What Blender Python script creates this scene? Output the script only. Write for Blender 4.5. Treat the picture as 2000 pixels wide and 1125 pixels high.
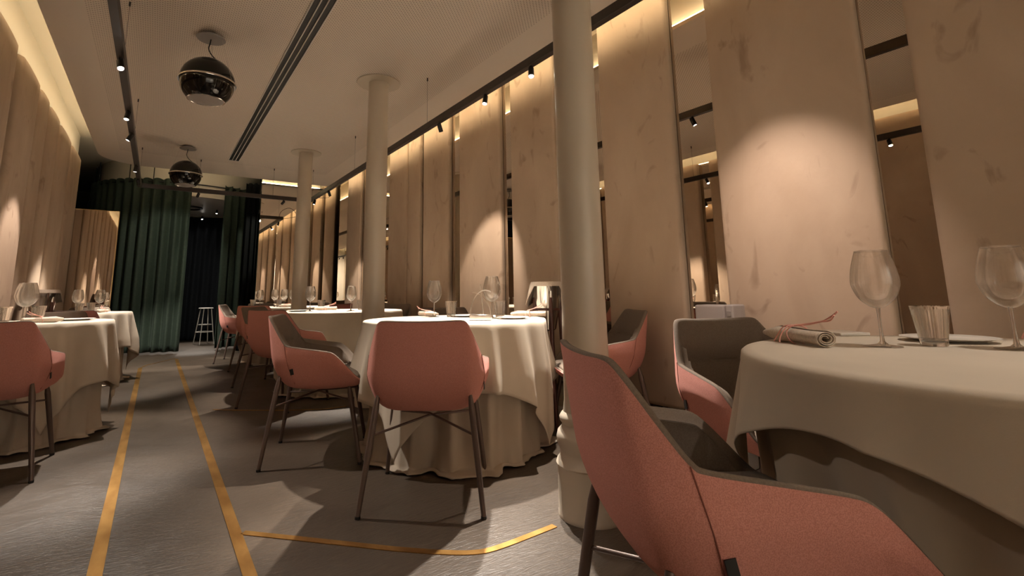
import bpy, bmesh, math, random
from mathutils import Vector, Matrix
PI = math.pi
R_ = math.radians
random.seed(7)
for o in list(bpy.data.objects): bpy.data.objects.remove(o, do_unlink=True)
SC = bpy.context.scene
COL = SC.collection

# ------------------------------------------------------------------ camera
cd = bpy.data.cameras.new('camera'); cam = bpy.data.objects.new('camera', cd); COL.objects.link(cam)
ya, pi_, ro = R_(33.71228625), R_(9.08693235), R_(-0.64327256)
fw = Vector((math.sin(ya)*math.cos(pi_), math.cos(ya)*math.cos(pi_), math.sin(pi_)))
rt = Vector((math.cos(ya), -math.sin(ya), 0)); up = rt.cross(fw)
r2 = math.cos(ro)*rt + math.sin(ro)*up; u2 = -math.sin(ro)*rt + math.cos(ro)*up
M = Matrix((r2, u2, -fw)).transposed().to_4x4(); M.translation = (0, 0, .92)
cam.matrix_world = M
cd.sensor_width = 36; cd.sensor_fit = 'HORIZONTAL'; cd.lens = 958.34/2000*36
cd.shift_x = (1000-949.4)/2000; cd.shift_y = (420.53-562.5)/2000
cd.clip_start = .02; cd.clip_end = 60
SC.camera = cam
# ------------------------------------------------------------------ world, exposure, light settings
w = bpy.data.worlds.new('world'); SC.world = w; w.use_nodes = True
w.node_tree.nodes['Background'].inputs[0].default_value = (.9, .7, .5, 1)
w.node_tree.nodes['Background'].inputs[1].default_value = .02
SC.view_settings.view_transform = 'Standard'; SC.view_settings.look = 'None'
SC.view_settings.exposure = 1.80; SC.view_settings.gamma = 1; SC.view_settings.use_curve_mapping = False
SC.cycles.use_denoising = True
SC.cycles.max_bounces = 12; SC.cycles.diffuse_bounces = 5; SC.cycles.glossy_bounces = 8
SC.cycles.transparent_max_bounces = 24; SC.cycles.transmission_bounces = 6
SC.cycles.caustics_reflective = False; SC.cycles.caustics_refractive = False
SC.cycles.sample_clamp_indirect = 3.0
COVE = 13.0          # strength of the cove strips
SPOT = .80           # multiplier on every track spotlight

# ------------------------------------------------------------------ materials
def mat(name, col, rough=.6, metal=0., spec=.5, sheen=0., emis=None, estr=0.):
    m = bpy.data.materials.new(name); m.use_nodes = True
    b = m.node_tree.nodes['Principled BSDF']
    b.inputs['Base Color'].default_value = (*col, 1); b.inputs['Roughness'].default_value = rough
    b.inputs['Metallic'].default_value = metal; b.inputs['Specular IOR Level'].default_value = spec
    if sheen:
        b.inputs['Sheen Weight'].default_value = sheen; b.inputs['Sheen Roughness'].default_value = .4
        b.inputs['Sheen Tint'].default_value = (*[min(1, c*1.4+.1) for c in col], 1)
    if emis:
        b.inputs['Emission Color'].default_value = (*emis, 1); b.inputs['Emission Strength'].default_value = estr
    return m
def N(m, t, **k):
    n = m.node_tree.nodes.new(t)
    for a, v in k.items():
        if a in n.inputs: n.inputs[a].default_value = v
        else: setattr(n, a, v)
    return n
def L(m, a, b): m.node_tree.links.new(a, b)
def noisy(m, c1, c2, scale=3., stretch=(1, 1, 1), detail=6, lo=.35, hi=.65, bump=0., bscale=80., bdist=.01, dist=0.):
    b = m.node_tree.nodes['Principled BSDF']
    tc = N(m, 'ShaderNodeTexCoord'); mp = N(m, 'ShaderNodeMapping'); mp.inputs['Scale'].default_value = stretch
    L(m, tc.outputs['Object'], mp.inputs[0])
    n = N(m, 'ShaderNodeTexNoise', Scale=scale, Detail=detail, Distortion=dist); L(m, mp.outputs[0], n.inputs['Vector'])
    cr = N(m, 'ShaderNodeValToRGB'); cr.color_ramp.elements[0].position = lo; cr.color_ramp.elements[1].position = hi
    cr.color_ramp.elements[0].color = (*c1, 1); cr.color_ramp.elements[1].color = (*c2, 1)
    L(m, n.outputs['Fac'], cr.inputs[0]); L(m, cr.outputs[0], b.inputs['Base Color'])
    if bump:
        n2 = N(m, 'ShaderNodeTexNoise', Scale=bscale, Detail=3.); L(m, mp.outputs[0], n2.inputs['Vector'])
        bp = N(m, 'ShaderNodeBump', Strength=bump, Distance=bdist)
        L(m, n2.outputs['Fac'], bp.inputs['Height']); L(m, bp.outputs[0], b.inputs['Normal'])
    return m, cr, mp
MT = {}
MT['pink'] = noisy(mat('pink_wool', (.4, .13, .1), .9, sheen=.25), (.53, .215, .175), (.67, .30, .25), 520, lo=.4, hi=.6, bump=.25, bscale=900, bdist=.002)[0]
MT['pinkseam'] = mat('pink_seam', (.24, .08, .06), .9)
MT['grey'] = noisy(mat('taupe_fabric', (.2, .16, .13), .9, spec=.2), (.155, .12, .094), (.185, .145, .114), 300, lo=.4, hi=.6, bump=.15, bscale=900, bdist=.002)[0]
MT['legs'] = mat('bronze_metal', (.125, .085, .07), .38, metal=.35)
MT['black'] = mat('black_plastic', (.008, .008, .008), .5)
MT['cloth'] = noisy(mat('linen_cloth', (.6, .5, .4), .85, sheen=.1), (.53, .455, .365), (.60, .52, .42), 3, lo=.3, hi=.7, bump=.2, bscale=500, bdist=.001)[0]
MT['under'] = noisy(mat('linen_underlay', (.5, .42, .33), .9, sheen=.1), (.46, .385, .30), (.52, .44, .35), 4, lo=.3, hi=.7)[0]
MT['napkin'] = noisy(mat('napkin_linen', (.6, .52, .43), .9), (.50, .42, .34), (.60, .51, .42), 200, lo=.4, hi=.6, bump=.3, bscale=700, bdist=.001)[0]
MT['white'] = mat('off_white_ceramic', (.72, .68, .62), .25)
MT['whitepaint'] = mat('white_paint', (.75, .72, .68), .45)
MT['column'] = mat('cream_enamel', (.60, .53, .43), .32)
MT['cove'] = mat('cove_plaster', (.50, .46, .385), .8)
MT['rear'] = mat('rear_bounce_plaster', (.74, .70, .62), .8)  # unseen rear wall, made pale to bounce fill light into the room
MT['steel'] = mat('polished_steel', (.75, .72, .68), .16, metal=1.)
MT['track'] = mat('track_dark_metal', (.030, .020, .017), .45)
MT['lampblack'] = mat('gloss_black', (.004, .004, .004), .06)
MT['chrome'] = mat('chrome', (.8, .78, .75), .12, metal=1.)
MT['discgrey'] = mat('grey_disc', (.30, .27, .25), .5)
MT['wood'] = noisy(mat('dark_wood', (.08, .02, .012), .4), (.05, .014, .009), (.10, .03, .018), 6, (1, 1, .2))[0]
MT['boxgrey'] = mat('grey_casing', (.34, .30, .28), .5)
MT['strip'] = mat('led_strip', (1, .8, .5), .5, emis=(1, .83, .56), estr=COVE)
MT['lens'] = mat('lamp_lens', (1, .95, .9), .5, emis=(1, .9, .78), estr=60.)
MT['ring'] = mat('ring_dark', (.02, .018, .016), .5)
MT['darkwall'] = mat('dark_wall', (.03, .024, .02), .8)
MT['paint'] = mat('brown_paint', (.25, .2, .16), .8)
MT['mirror'] = mat('bronze_mirror', (.74, .66, .57), .0, metal=1.)
MT['mirror2'] = mat('clear_mirror', (.86, .80, .70), .0, metal=1.)
MT['gold'] = mat('brushed_gold', (.62, .42, .18), .3, metal=1.)
MT['brass'] = noisy(mat('brass_inlay', (.55, .3, .1), .36, metal=.95), (.42, .22, .065), (.62, .36, .12), 5, (3, 1, 1), lo=.35, hi=.65)[0]
MT['green'] = noisy(mat('green_velvet', (.01, .04, .02), .8, sheen=.35), (.011, .021, .013), (.018, .033, .020), 30, lo=.3, hi=.7)[0]
MT['navy'] = noisy(mat('navy_velvet', (.008, .01, .018), .85, sheen=.2), (.008, .011, .018), (.012, .017, .026), 30, lo=.3, hi=.7)[0]
MT['blackcurtain'] = mat('black_velvet', (.0025, .003, .003), .95, spec=.1)
# suede panels
m = mat('suede_panel', (.4, .3, .22), .85, spec=.2, sheen=.2)
_, cr, mp = noisy(m, (.43, .315, .225), (.55, .425, .315), 2.2, (1, 1, .55), detail=9, lo=.25, hi=.72, bump=.25, bscale=16, bdist=.012, dist=.6)
oi = N(m, 'ShaderNodeObjectInfo'); va = N(m, 'ShaderNodeVectorMath', operation='ADD'); vs = N(m, 'ShaderNodeVectorMath', operation='SCALE')
vs.inputs[3].default_value = 1.; L(m, oi.outputs['Location'], vs.inputs[0])
lk = mp.inputs[0].links[0].from_socket; L(m, lk, va.inputs[0]); L(m, vs.outputs[0], va.inputs[1]); L(m, va.outputs[0], mp.inputs[0])
# worn patches with their own shape
n3 = N(m, 'ShaderNodeTexNoise', Scale=5., Detail=6., Distortion=1.5); L(m, mp.outputs[0], n3.inputs['Vector'])
r3 = N(m, 'ShaderNodeValToRGB'); r3.color_ramp.elements[0].position = .62; r3.color_ramp.elements[1].position = .74
r3.color_ramp.elements[0].color = (1, 1, 1, 1); r3.color_ramp.elements[1].color = (.72, .68, .66, 1); L(m, n3.outputs['Fac'], r3.inputs[0])
mx = N(m, 'ShaderNodeMixRGB', blend_type='MULTIPLY'); mx.inputs[0].default_value = 1
L(m, cr.outputs[0], mx.inputs[1]); L(m, r3.outputs[0], mx.inputs[2]); L(m, mx.outputs[0], m.node_tree.nodes['Principled BSDF'].inputs['Base Color'])
MT['panel'] = m
# perforated ceiling
m = mat('perforated_ceiling', (.6, .5, .42), .85)
tc = N(m, 'ShaderNodeTexCoord'); sp = N(m, 'ShaderNodeSeparateXYZ'); L(m, tc.outputs['Object'], sp.inputs[0])
def mth(op, a, b=None):
    n = N(m, 'ShaderNodeMath', operation=op)
    for i, x in enumerate((a, b)):
        if x is None: continue
        if isinstance(x, (int, float)): n.inputs[i].default_value = x
        else: L(m, x, n.inputs[i])
    return n.outputs[0]
def cell(s): return mth('ABSOLUTE', mth('SUBTRACT', mth('FRACT', mth('DIVIDE', s, .029)), .5))
fx, fy = cell(mth('ADD', sp.outputs[0], sp.outputs[1])), cell(mth('SUBTRACT', sp.outputs[0], sp.outputs[1]))
d = mth('SQRT', mth('ADD', mth('MULTIPLY', fx, fx), mth('MULTIPLY', fy, fy)))
hole = mth('LESS_THAN', d, .19)
inx = mth('MULTIPLY', mth('GREATER_THAN', sp.outputs[0], -.56), mth('LESS_THAN', sp.outputs[0], 2.2))
iny = mth('LESS_THAN', sp.outputs[1], 8.1)
hole = mth('MULTIPLY', hole, mth('MULTIPLY', inx, iny))
mx = N(m, 'ShaderNodeMixRGB'); L(m, hole, mx.inputs[0]); mx.inputs[1].default_value = (.80, .72, .63, 1); mx.inputs[2].default_value = (.28, .22, .18, 1)
L(m, mx.outputs[0], m.node_tree.nodes['Principled BSDF'].inputs['Base Color']); MT['ceiling'] = m
# troweled microcement floor
m = mat('microcement', (.2, .17, .15), .42)
_, cr, mp = noisy(m, (.052, .038, .027), (.090, .068, .050), 1.3, (1, 1, 1), detail=10, lo=.3, hi=.7, dist=.5)
b = m.node_tree.nodes['Principled BSDF']
# trowel strokes: streaky noise laid in three directions, each field taking over in soft patches
st = []
for q, (ang, off) in enumerate(((.35, 0), (1.45, 7), (2.6, 13))):
    mq = N(m, 'ShaderNodeMapping'); mq.inputs['Rotation'].default_value = (0, 0, ang); mq.inputs['Scale'].default_value = (16, 95, 1); mq.inputs['Location'].default_value = (off, off, 0)
    L(m, mp.outputs[0], mq.inputs[0]); nq = N(m, 'ShaderNodeTexNoise', Scale=1., Detail=4., Distortion=1.2); L(m, mq.outputs[0], nq.inputs['Vector']); st.append(nq.outputs['Fac'])
def mask(sc, off):
    mq = N(m, 'ShaderNodeMapping'); mq.inputs['Location'].default_value = (off, off, 0); L(m, mp.outputs[0], mq.inputs[0])
    nq = N(m, 'ShaderNodeTexNoise', Scale=sc, Detail=2., Distortion=1.); L(m, mq.outputs[0], nq.inputs['Vector'])
    r = N(m, 'ShaderNodeMapRange'); r.inputs['From Min'].default_value = .46; r.inputs['From Max'].default_value = .53; L(m, nq.outputs['Fac'], r.inputs[0]); return r.outputs[0]
def mixf(a, b_, f): return mth('ADD', mth('MULTIPLY', a, mth('SUBTRACT', 1., f)), mth('MULTIPLY', b_, f))
hh = mixf(mixf(st[0], st[1], mask(1.7, 3)), st[2], mask(1.4, 9))
n2 = N(m, 'ShaderNodeTexNoise', Scale=3., Detail=6.); L(m, mp.outputs[0], n2.inputs['Vector'])
mc = N(m, 'ShaderNodeMapRange'); mc.inputs['From Min'].default_value = .3; mc.inputs['From Max'].default_value = .7; mc.inputs['To Min'].default_value = .80; mc.inputs['To Max'].default_value = 1.22; L(m, hh, mc.inputs[0])
mm = N(m, 'ShaderNodeVectorMath', operation='SCALE'); L(m, cr.outputs[0], mm.inputs[0]); L(m, mc.outputs[0], mm.inputs[3]); L(m, mm.outputs[0], b.inputs['Base Color'])
bp = N(m, 'ShaderNodeBump', Strength=.45, Distance=.006); L(m, hh, bp.inputs['Height']); L(m, bp.outputs[0], b.inputs['Normal'])
mr = N(m, 'ShaderNodeMapRange'); mr.inputs['To Min'].default_value = .30; mr.inputs['To Max'].default_value = .50
L(m, n2.outputs['Fac'], mr.inputs[0]); L(m, mr.outputs[0], b.inputs['Roughness'])
MT['floor'] = m
# thin clear glass
def glassmat(name, tint, lo, hi, rough=.0):
    m = bpy.data.materials.new(name); m.use_nodes = True; nt = m.node_tree; nt.nodes.clear()
    out = nt.nodes.new('ShaderNodeOutputMaterial'); mix = nt.nodes.new('ShaderNodeMixShader')
    tr = nt.nodes.new('ShaderNodeBsdfTransparent'); tr.inputs[0].default_value = (*tint, 1)
    gl = nt.nodes.new('ShaderNodeBsdfGlossy'); gl.inputs['Roughness'].default_value = rough; gl.inputs[0].default_value = (1, .97, .93, 1)
    lw = nt.nodes.new('ShaderNodeLayerWeight'); lw.inputs[0].default_value = .40
    mr = nt.nodes.new('ShaderNodeMapRange'); mr.inputs['To Min'].default_value = lo; mr.inputs['To Max'].default_value = hi
    pw = nt.nodes.new('ShaderNodeMath'); pw.operation = 'POWER'; pw.inputs[1].default_value = 2.2; nt.links.new(lw.outputs['Facing'], pw.inputs[0]); nt.links.new(pw.outputs[0], mr.inputs[0]); nt.links.new(mr.outputs[0], mix.inputs[0])
    nt.links.new(tr.outputs[0], mix.inputs[1]); nt.links.new(gl.outputs[0], mix.inputs[2]); nt.links.new(mix.outputs[0], out.inputs[0])
    return m
def realglass(name, mixf, tint):
    m = bpy.data.materials.new(name); m.use_nodes = True; nt = m.node_tree; nt.nodes.clear()
    out = nt.nodes.new('ShaderNodeOutputMaterial'); mix = nt.nodes.new('ShaderNodeMixShader'); mix.inputs[0].default_value = mixf
    tr = nt.nodes.new('ShaderNodeBsdfTransparent'); tr.inputs[0].default_value = (*tint, 1)
    gl = nt.nodes.new('ShaderNodeBsdfGlass'); gl.inputs['IOR'].default_value = 1.5; gl.inputs['Roughness'].default_value = 0
    nt.links.new(tr.outputs[0], mix.inputs[1]); nt.links.new(gl.outputs[0], mix.inputs[2]); nt.links.new(mix.outputs[0], out.inputs[0])
    return m
MT['clear'] = realglass('clear_glass', .72, (1, .99, .97))
MT['glass'] = glassmat('thin_glass', (.97, .955, .94), .05, .95)
MT['tumbler'] = glassmat('ribbed_glass', (.93, .915, .90), .12, .95, .06)

# ------------------------------------------------------------------ object helpers
def tag(o, label=None, cat=None, group=None, kind=None):
    if label: o['label'] = label
    if cat: o['category'] = cat
    if group: o['group'] = group
    if kind: o['kind'] = kind
    return o
def thing(name, label, cat, loc=(0, 0, 0), rz=0, group=None):
    o = bpy.data.objects.new(name, None); COL.objects.link(o)
    o.location = loc; o.rotation_euler = (0, 0, rz); o.empty_display_size = .1
    return tag(o, label, cat, group)
def copy_tree(o, parent=None):
    c = o.copy(); COL.objects.link(c); c.parent = parent
    for ch in list(o.children): copy_tree(ch, c)
    return c
class MB:
    def __init__(s): s.v = []; s.f = []
    def add(s, vs, fs):
        b = len(s.v); s.v += [tuple(v) for v in vs]; s.f += [tuple(i+b for i in f) for f in fs]; return s
    def box(s, a, b):
        x0, y0, z0 = a; x1, y1, z1 = b
        return s.add([(x0,y0,z0),(x1,y0,z0),(x1,y1,z0),(x0,y1,z0),(x0,y0,z1),(x1,y0,z1),(x1,y1,z1),(x0,y1,z1)],
                     [(0,3,2,1),(4,5,6,7),(0,1,5,4),(1,2,6,5),(2,3,7,6),(3,0,4,7)])
    def grid(s, rows, cu=False, cv=False):
        n, k = len(rows), len(rows[0]); fs = []
        for i in range(n if cv else n-1):
            for j in range(k if cu else k-1):
                fs.append((i*k+j, i*k+(j+1) % k, ((i+1) % n)*k+(j+1) % k, ((i+1) % n)*k+j))
        return s.add([p for r in rows for p in r], fs)
    def lathe(s, prof, n=32, c=(0, 0, 0), rf=None):
        rows = []
        for r, z in prof:
            rows.append([(c[0]+(r*(rf(j/n*2*PI, r, z) if rf else 1))*math.cos(j/n*2*PI), c[1]+(r*(rf(j/n*2*PI, r, z) if rf else 1))*math.sin(j/n*2*PI), c[2]+z) for j in range(n)])
        return s.grid(rows, cu=True)
    def tube(s, pts, rad, n=10, cap=True):
        pts = [Vector(p) for p in pts]
        if not isinstance(rad, (list, tuple)): rad = [rad]*len(pts)
        rows = []; prev = None
        for i, p in enumerate(pts):
            t = (pts[min(i+1, len(pts)-1)]-pts[max(i-1, 0)]).normalized()
            if prev is None:
                a = t.cross(Vector((0, 0, 1)));
                if a.length < .01: a = t.cross(Vector((1, 0, 0)))
            else: a = prev - t*prev.dot(t)
            a.normalize(); b2 = t.cross(a); prev = a
            rows.append([tuple(p+(a*math.cos(j/n*2*PI)+b2*math.sin(j/n*2*PI))*rad[i]) for j in range(n)])
        base = len(s.v); s.grid(rows, cu=True)
        if cap:
            s.f.append(tuple(base+j for j in range(n))[::-1]); e = base+(len(rows)-1)*n; s.f.append(tuple(e+j for j in range(n)))
        return s
    def prism(s, poly, z0, z1):
        n = len(poly)
        return s.add([(x, y, z0) for x, y in poly]+[(x, y, z1) for x, y in poly],
                     [tuple(range(n))[::-1], tuple(range(n, 2*n))]+[(i, (i+1) % n, n+(i+1) % n, n+i) for i in range(n)])
    def build(s, name, m, parent=None, smooth=True, bevel=0, seg=3, loc=None, solid=0, merge=0, angle=40):
        me = bpy.data.meshes.new(name); me.from_pydata(s.v, [], s.f)
        bm = bmesh.new(); bm.from_mesh(me)
        if merge: bmesh.ops.remove_doubles(bm, verts=bm.verts, dist=merge)
        bmesh.ops.recalc_face_normals(bm, faces=bm.faces)
        if bevel: bmesh.ops.bevel(bm, geom=list(bm.edges), offset=bevel, segments=seg, affect='EDGES', profile=.5)
        if smooth:
            for f in bm.faces: f.smooth = True
            for e in bm.edges:
                if len(e.link_faces) == 2 and e.calc_face_angle(0) > R_(angle): e.smooth = False
        bm.to_mesh(me); bm.free(); me.materials.append(MT[m])
        o = bpy.data.objects.new(name, me); COL.objects.link(o)
        if parent: o.parent = parent
        if loc: o.location = loc
        if solid:
            md = o.modifiers.new('thickness', 'SOLIDIFY'); md.thickness = solid; md.offset = 0
        return o
def struct(o): o['kind'] = 'structure'; return o
def crom(P, k, closed=False):
    """Catmull-Rom through the points, k steps per span"""
    n = len(P); out = []
    for i in range(n if closed else n-1):
        g = lambda j: Vector(P[j % n] if closed else P[max(0, min(n-1, j))])
        p0, p1, p2, p3 = g(i-1), g(i), g(i+1), g(i+2)
        for q in range(k):
            t = q/k; out.append(.5*((2*p1)+(p2-p0)*t+(2*p0-5*p1+4*p2-p3)*t*t+(3*p1-p0-3*p2+p3)*t**3))
    if not closed: out.append(Vector(P[-1]))
    return out

# ------------------------------------------------------------------ the setting
WR, WL, YE, YB = 2.85, -1.115, 9.15, -3.2       # mirror walls, end mirror, wall behind the camera
ZC, ZT = 2.9, 3.3
struct(MB().box((-3.2, YB-.1, -.1), (4.2, 14.2, 0)).build('floor', 'floor', smooth=False))
struct(MB().box((WR, YB, 0), (WR+.1, YE, ZT)).build('wall_right', 'mirror', smooth=False))
struct(MB().box((WL-.1, YB, 0), (WL, YE, 2.86)).build('wall_left', 'mirror', smooth=False))
struct(MB().box((WL-.1, YB, 2.86), (WL, YE, ZT)).build('wall_left', 'cove', smooth=False))
struct(MB().box((-1.3, YB-.1, 0), (3.0, YB, ZT)).build('wall_back', 'rear', smooth=False))
struct(MB().box((1.40, YE, 0), (WR+.1, YE+.06, ZT)).build('wall_end', 'mirror2', smooth=False))
struct(MB().box((-3.2, YB-.1, ZT), (4.2, 14.2, ZT+.1)).build('ceiling', 'cove', smooth=False))
# outer shell of the vestibule beyond the curtains
struct(MB().box((-3.2, 14.1, 0), (4.2, 14.2, ZT)).build('wall_far', 'darkwall', smooth=False))
struct(MB().box((-3.2, YE, 0), (-3.1, 14.2, ZT)).build('wall_far_left', 'darkwall', smooth=False))
struct(MB().box((4.1, YE+.06, 0), (4.2, 14.2, ZT)).build('wall_far_right', 'darkwall', smooth=False))
struct(MB().box((-3.2, YE-.02, 0), (WL-.1, YE+.04, ZT)).build('wall_left_return', 'darkwall', smooth=False))
struct(MB().box((WR+.1, YE, 0), (4.2, YE+.06, ZT)).build('wall_right_return', 'darkwall', smooth=False))
# hanging ceiling island with a rounded far corner, its raised core carries the cove light
def island(x0, x1, y0, y1, r):
    p = [(x0, y0), (x1, y0), (x1, y1)]
    for k in range(13):
        a = PI/2+k/12*PI/2; p.append((x0+r+r*math.cos(a), y1-r+r*math.sin(a)))
    return p
struct(MB().prism(island(-.82, 2.56, YB, 8.94, .55), ZC, ZC+.03).build('ceiling', 'ceiling', smooth=False))
struct(MB().prism(island(-.74, 2.48, YB, 8.86, .48), ZC+.03, ZT).build('trim_upstand', 'cove', smooth=False))
# black slot where the lit strip lies on the ledge
def strip(a, b, name='cove_strip'):
    o = MB().box(a, b).build(name, 'strip', smooth=False); return o
tag(strip((2.538, YB+.05, ZC+.031), (2.550, 8.8, ZC+.043)), 'warm light strip hidden on the ceiling ledge along the right mirror wall', 'light strip')
pth = [(-.805, YB+.05, ZC+.037), (-.805, 8.2, ZC+.037), (-.805, 8.38, ZC+.037)]
for k in range(1, 9): a = PI-k/8*PI/2; pth.append((-.82+.55+.535*math.cos(a), 8.94-.55+.535*math.sin(a), ZC+.037))
pth += [(.5, 8.925, ZC+.037), (2.45, 8.925, ZC+.037)]
tag(MB().tube(pth, .006, 6).build('cove_strip', 'strip'), 'warm light strip hidden on the ceiling ledge along the left wall and far end', 'light strip')

# vestibule drum with its disc ceiling
CX, CY = .35, 11.3
arc = lambda r, n, a0=0, a1=2*PI: [(CX+r*math.cos(a0+(a1-a0)*k/n), CY+r*math.sin(a0+(a1-a0)*k/n)) for k in range(n+1)]
mb = MB(); mb.grid([[(x, y, z) for x, y in arc(1.36, 64)] for z in (2.68, ZT)]); mb.grid([[(x, y, z) for x, y in arc(1.30, 64)] for z in (2.68, ZT)])
mb.grid([[(x, y, 2.68) for x, y in arc(r, 64)] for r in (1.30, 1.36)])
struct(mb.build('trim_drum', 'cove'))
struct(MB().prism(arc(1.31, 64)[:-1], 2.70, 2.74).build('ceiling', 'whitepaint', smooth=False))

# brass inlays in the floor: flat bent strips
def inlay(pts, w, label, h=.003):
    pts = [Vector((*p, 0)) for p in pts]; rows = []
    for i, p in enumerate(pts):
        t = (pts[min(i+1, len(pts)-1)]-pts[max(i-1, 0)]).normalized(); n = Vector((-t.y, t.x, 0))*w/2
        rows.append([(*(p-n).xy, 0.0), (*(p-n).xy, h), (*(p+n).xy, h), (*(p+n).xy, 0.0)])
    o = MB().grid(rows).build('brass_strip', 'brass', smooth=False)
    return tag(o, label, 'floor inlay', 'brass strips let into the floor')
inlay([(-.10, YB+.3), (-.095, 8.15)], .045, 'long straight brass strip in the floor nearest the left tables')
inlay([(.335, YB+.3), (.335, 8.95)], .042, 'long straight brass strip in the floor down the middle of the aisle')
inlay([(-.09, 8.15), (-.03, 8.42), (.32, 9.05)], .02, 'thin brass strip cutting diagonally across the aisle near the green curtain')
cv = [(.36, 2.29)] + [tuple(p.xy) for p in crom([(.80, 1.83, 0), (.93, 1.71, 0), (1.03, 1.64, 0), (1.13, 1.62, 0), (1.40, 1.63, 0)], 5)]
inlay(cv, .030, 'bent brass strip in the floor in front of the centre chair, ending by the column')
inlay([(.47, 4.79), (.62, 4.66), (.87, 4.47), (1.0, 4.38), (1.22, 4.26), (1.4, 4.25)], .018, 'thin brass strip in the floor beyond the side-on chair')

# ------------------------------------------------------------------ padded wall panels
def panel(y0, y1, side, label, z0=.18, z1=2.85, th=.075):
    if side == 'R': z1 = 3.22; y0 *= 1.0108; y1 *= 1.0108
    if side == 'L': y0 += .035; y1 -= .012
    xf = 2.80 if side == 'R' else -1.015
    x0, x1 = (xf, WR-.003) if side == 'R' else (WL+.003, xf)
    yc = (y0+y1)/2; hw = (y1-y0)/2; d = 1 if side == 'R' else -1
    # plan section: face slightly domed, generous rounded edges
    sec = []; r = .026 if side == 'R' else .042; W = abs(x1-x0)
    for k in range(7): a = k/6*PI/2; sec.append((-hw+r-r*math.cos(a), r-r*math.sin(a)))
    for k in range(1, 8): t = k/8; sec.append((-hw+r+(2*hw-2*r)*t, -.006*math.sin(PI*t)))
    for k in range(7): a = PI/2-k/6*PI/2; sec.append((hw-r+r*math.cos(a), r-r*math.sin(a)))
    sec += [(hw, W), (-hw, W)]
    rows = []
    for z, ins in [(z0+.0, .03), (z0+.008, .012), (z0+.03, 0), (z0+.6, 0), ((z0+z1)/2, 0), (z1-.6, 0), (z1-.03, 0), (z1-.008, .012), (z1, .03)]:
        rows.append([(d*(xx+(ins if xx < W-.01 else 0)) if xx+ins < W else d*W, yy, z) for yy, xx in sec])
    mb = MB().grid(rows, cu=True); n = len(sec); mb.f.append(tuple(range(n))); mb.f.append(tuple(range((len(rows)-1)*n, len(rows)*n)))
    o = mb.build('padded_panel', 'panel', loc=(xf, yc, 0), angle=50)
    return tag(o, label, 'wall panel', 'padded panels on the %s wall' % ('right' if side == 'R' else 'left'))
RP = [(-.22, .671, 'padded suede wall panel filling the right edge of the photo'),
      (.852, 1.632, 'very wide padded suede panel behind the large wine glass, with the broadest pool of light'),
      (1.911, 2.545, 'padded suede panel just right of the nearest column'),
      (3.08, 3.72, 'wide padded suede panel just left of the nearest column, behind the ice bucket'),
      (3.866+.06, 4.704, 'wide padded suede panel with a slanting pool of light, behind the arch stand'),
      (4.942, 5.619, 'padded suede panel above the dark track lamp, left of the slantingly lit one'),
      (5.71, 6.085, 'narrow padded suede panel, right one of the pair beside the second column'),
      (6.115, 6.75, 'padded suede panel, left one of the pair beside the second column'),
      (7.05, 7.7, 'padded suede panel mostly hidden behind the second column'),
      (7.971, 8.678, 'padded suede panel between the second and third columns, last before the end mirror')]
RP[3] = (3.08, 3.72, RP[3][2]); RP[4] = (3.90, 4.704, RP[4][2])
for a, b_, l in RP: panel(a, b_, 'R', l)
for a, b_ in [(-1.0, -.45), (-1.9, -1.2), (-2.9, -2.1)]: panel(a, b_, 'R', 'padded suede panel on the right wall behind the viewpoint')
LP = [(4.25, 4.90, 'padded suede panel at the left edge of the photo, nearest of the left wall'),
      (5.06, 5.761, 'brightly lit padded suede panel on the left wall, second from the photo\'s left edge'),
      (5.83, 6.25, 'padded suede panel on the left wall, third from the photo\'s left edge'),
      (6.34, 6.88, 'padded suede panel on the left wall, fourth from the photo\'s left edge'),
      (6.98, 7.77, 'padded suede panel on the left wall, fifth from the photo\'s left edge'),
      (7.88, 8.72, 'narrow looking padded suede panel, last of the left wall before the dark curtain')]
for a, b_, l in LP: panel(a, b_, 'L', l)
for a, b_ in [(3.3, 4.1), (2.45, 3.1), (1.3, 2.2), (.5, 1.15), (-.5, .3), (-1.4, -.65), (-2.6, -1.6)]: panel(a, b_, 'L', 'padded suede panel on the left wall outside the frame, seen only in the mirrors')

# ------------------------------------------------------------------ columns
def column(x, y, label, base=True):
    t = thing('round_column', label, 'column', (x, y, 0), group='round cream columns')
    MB().lathe([(0, 0), (.140, 0), (.140, .015), (.138, .02), (.137, .20)], 48).build('plinth', 'column', t)
    MB().lathe([(.137, .20), (.143, .207), (.137, .222), (.126, .235), (.124, .26), (.135, .285), (.1385, .31), (.132, .335), (.116, .352),
                (.112, .366), (.122, .378), (.124, .392), (.116, .405), (.107, .415)], 48).build('base_moulding', 'column', t)
    MB().lathe([(.107, .415), (.101, .46), (.0965, .9), (.0955, 1.5), (.094, 2.3), (.092, ZC)], 48).build('shaft', 'column', t)
    MB().lathe([(.09, ZC-.001), (.20, ZC-.001), (.203, ZC-.006), (.20, ZC-.012), (.09, ZC-.012)], 56).build('ceiling_collar', 'column', t)
    return t
column(1.60, 1.62, 'nearest round cream column, with its moulded base beside the foreground chair')
column(1.60, 4.20, 'middle round cream column, behind the centre table')
column(1.60, 6.92, 'farthest round cream column, behind the second table')

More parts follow.
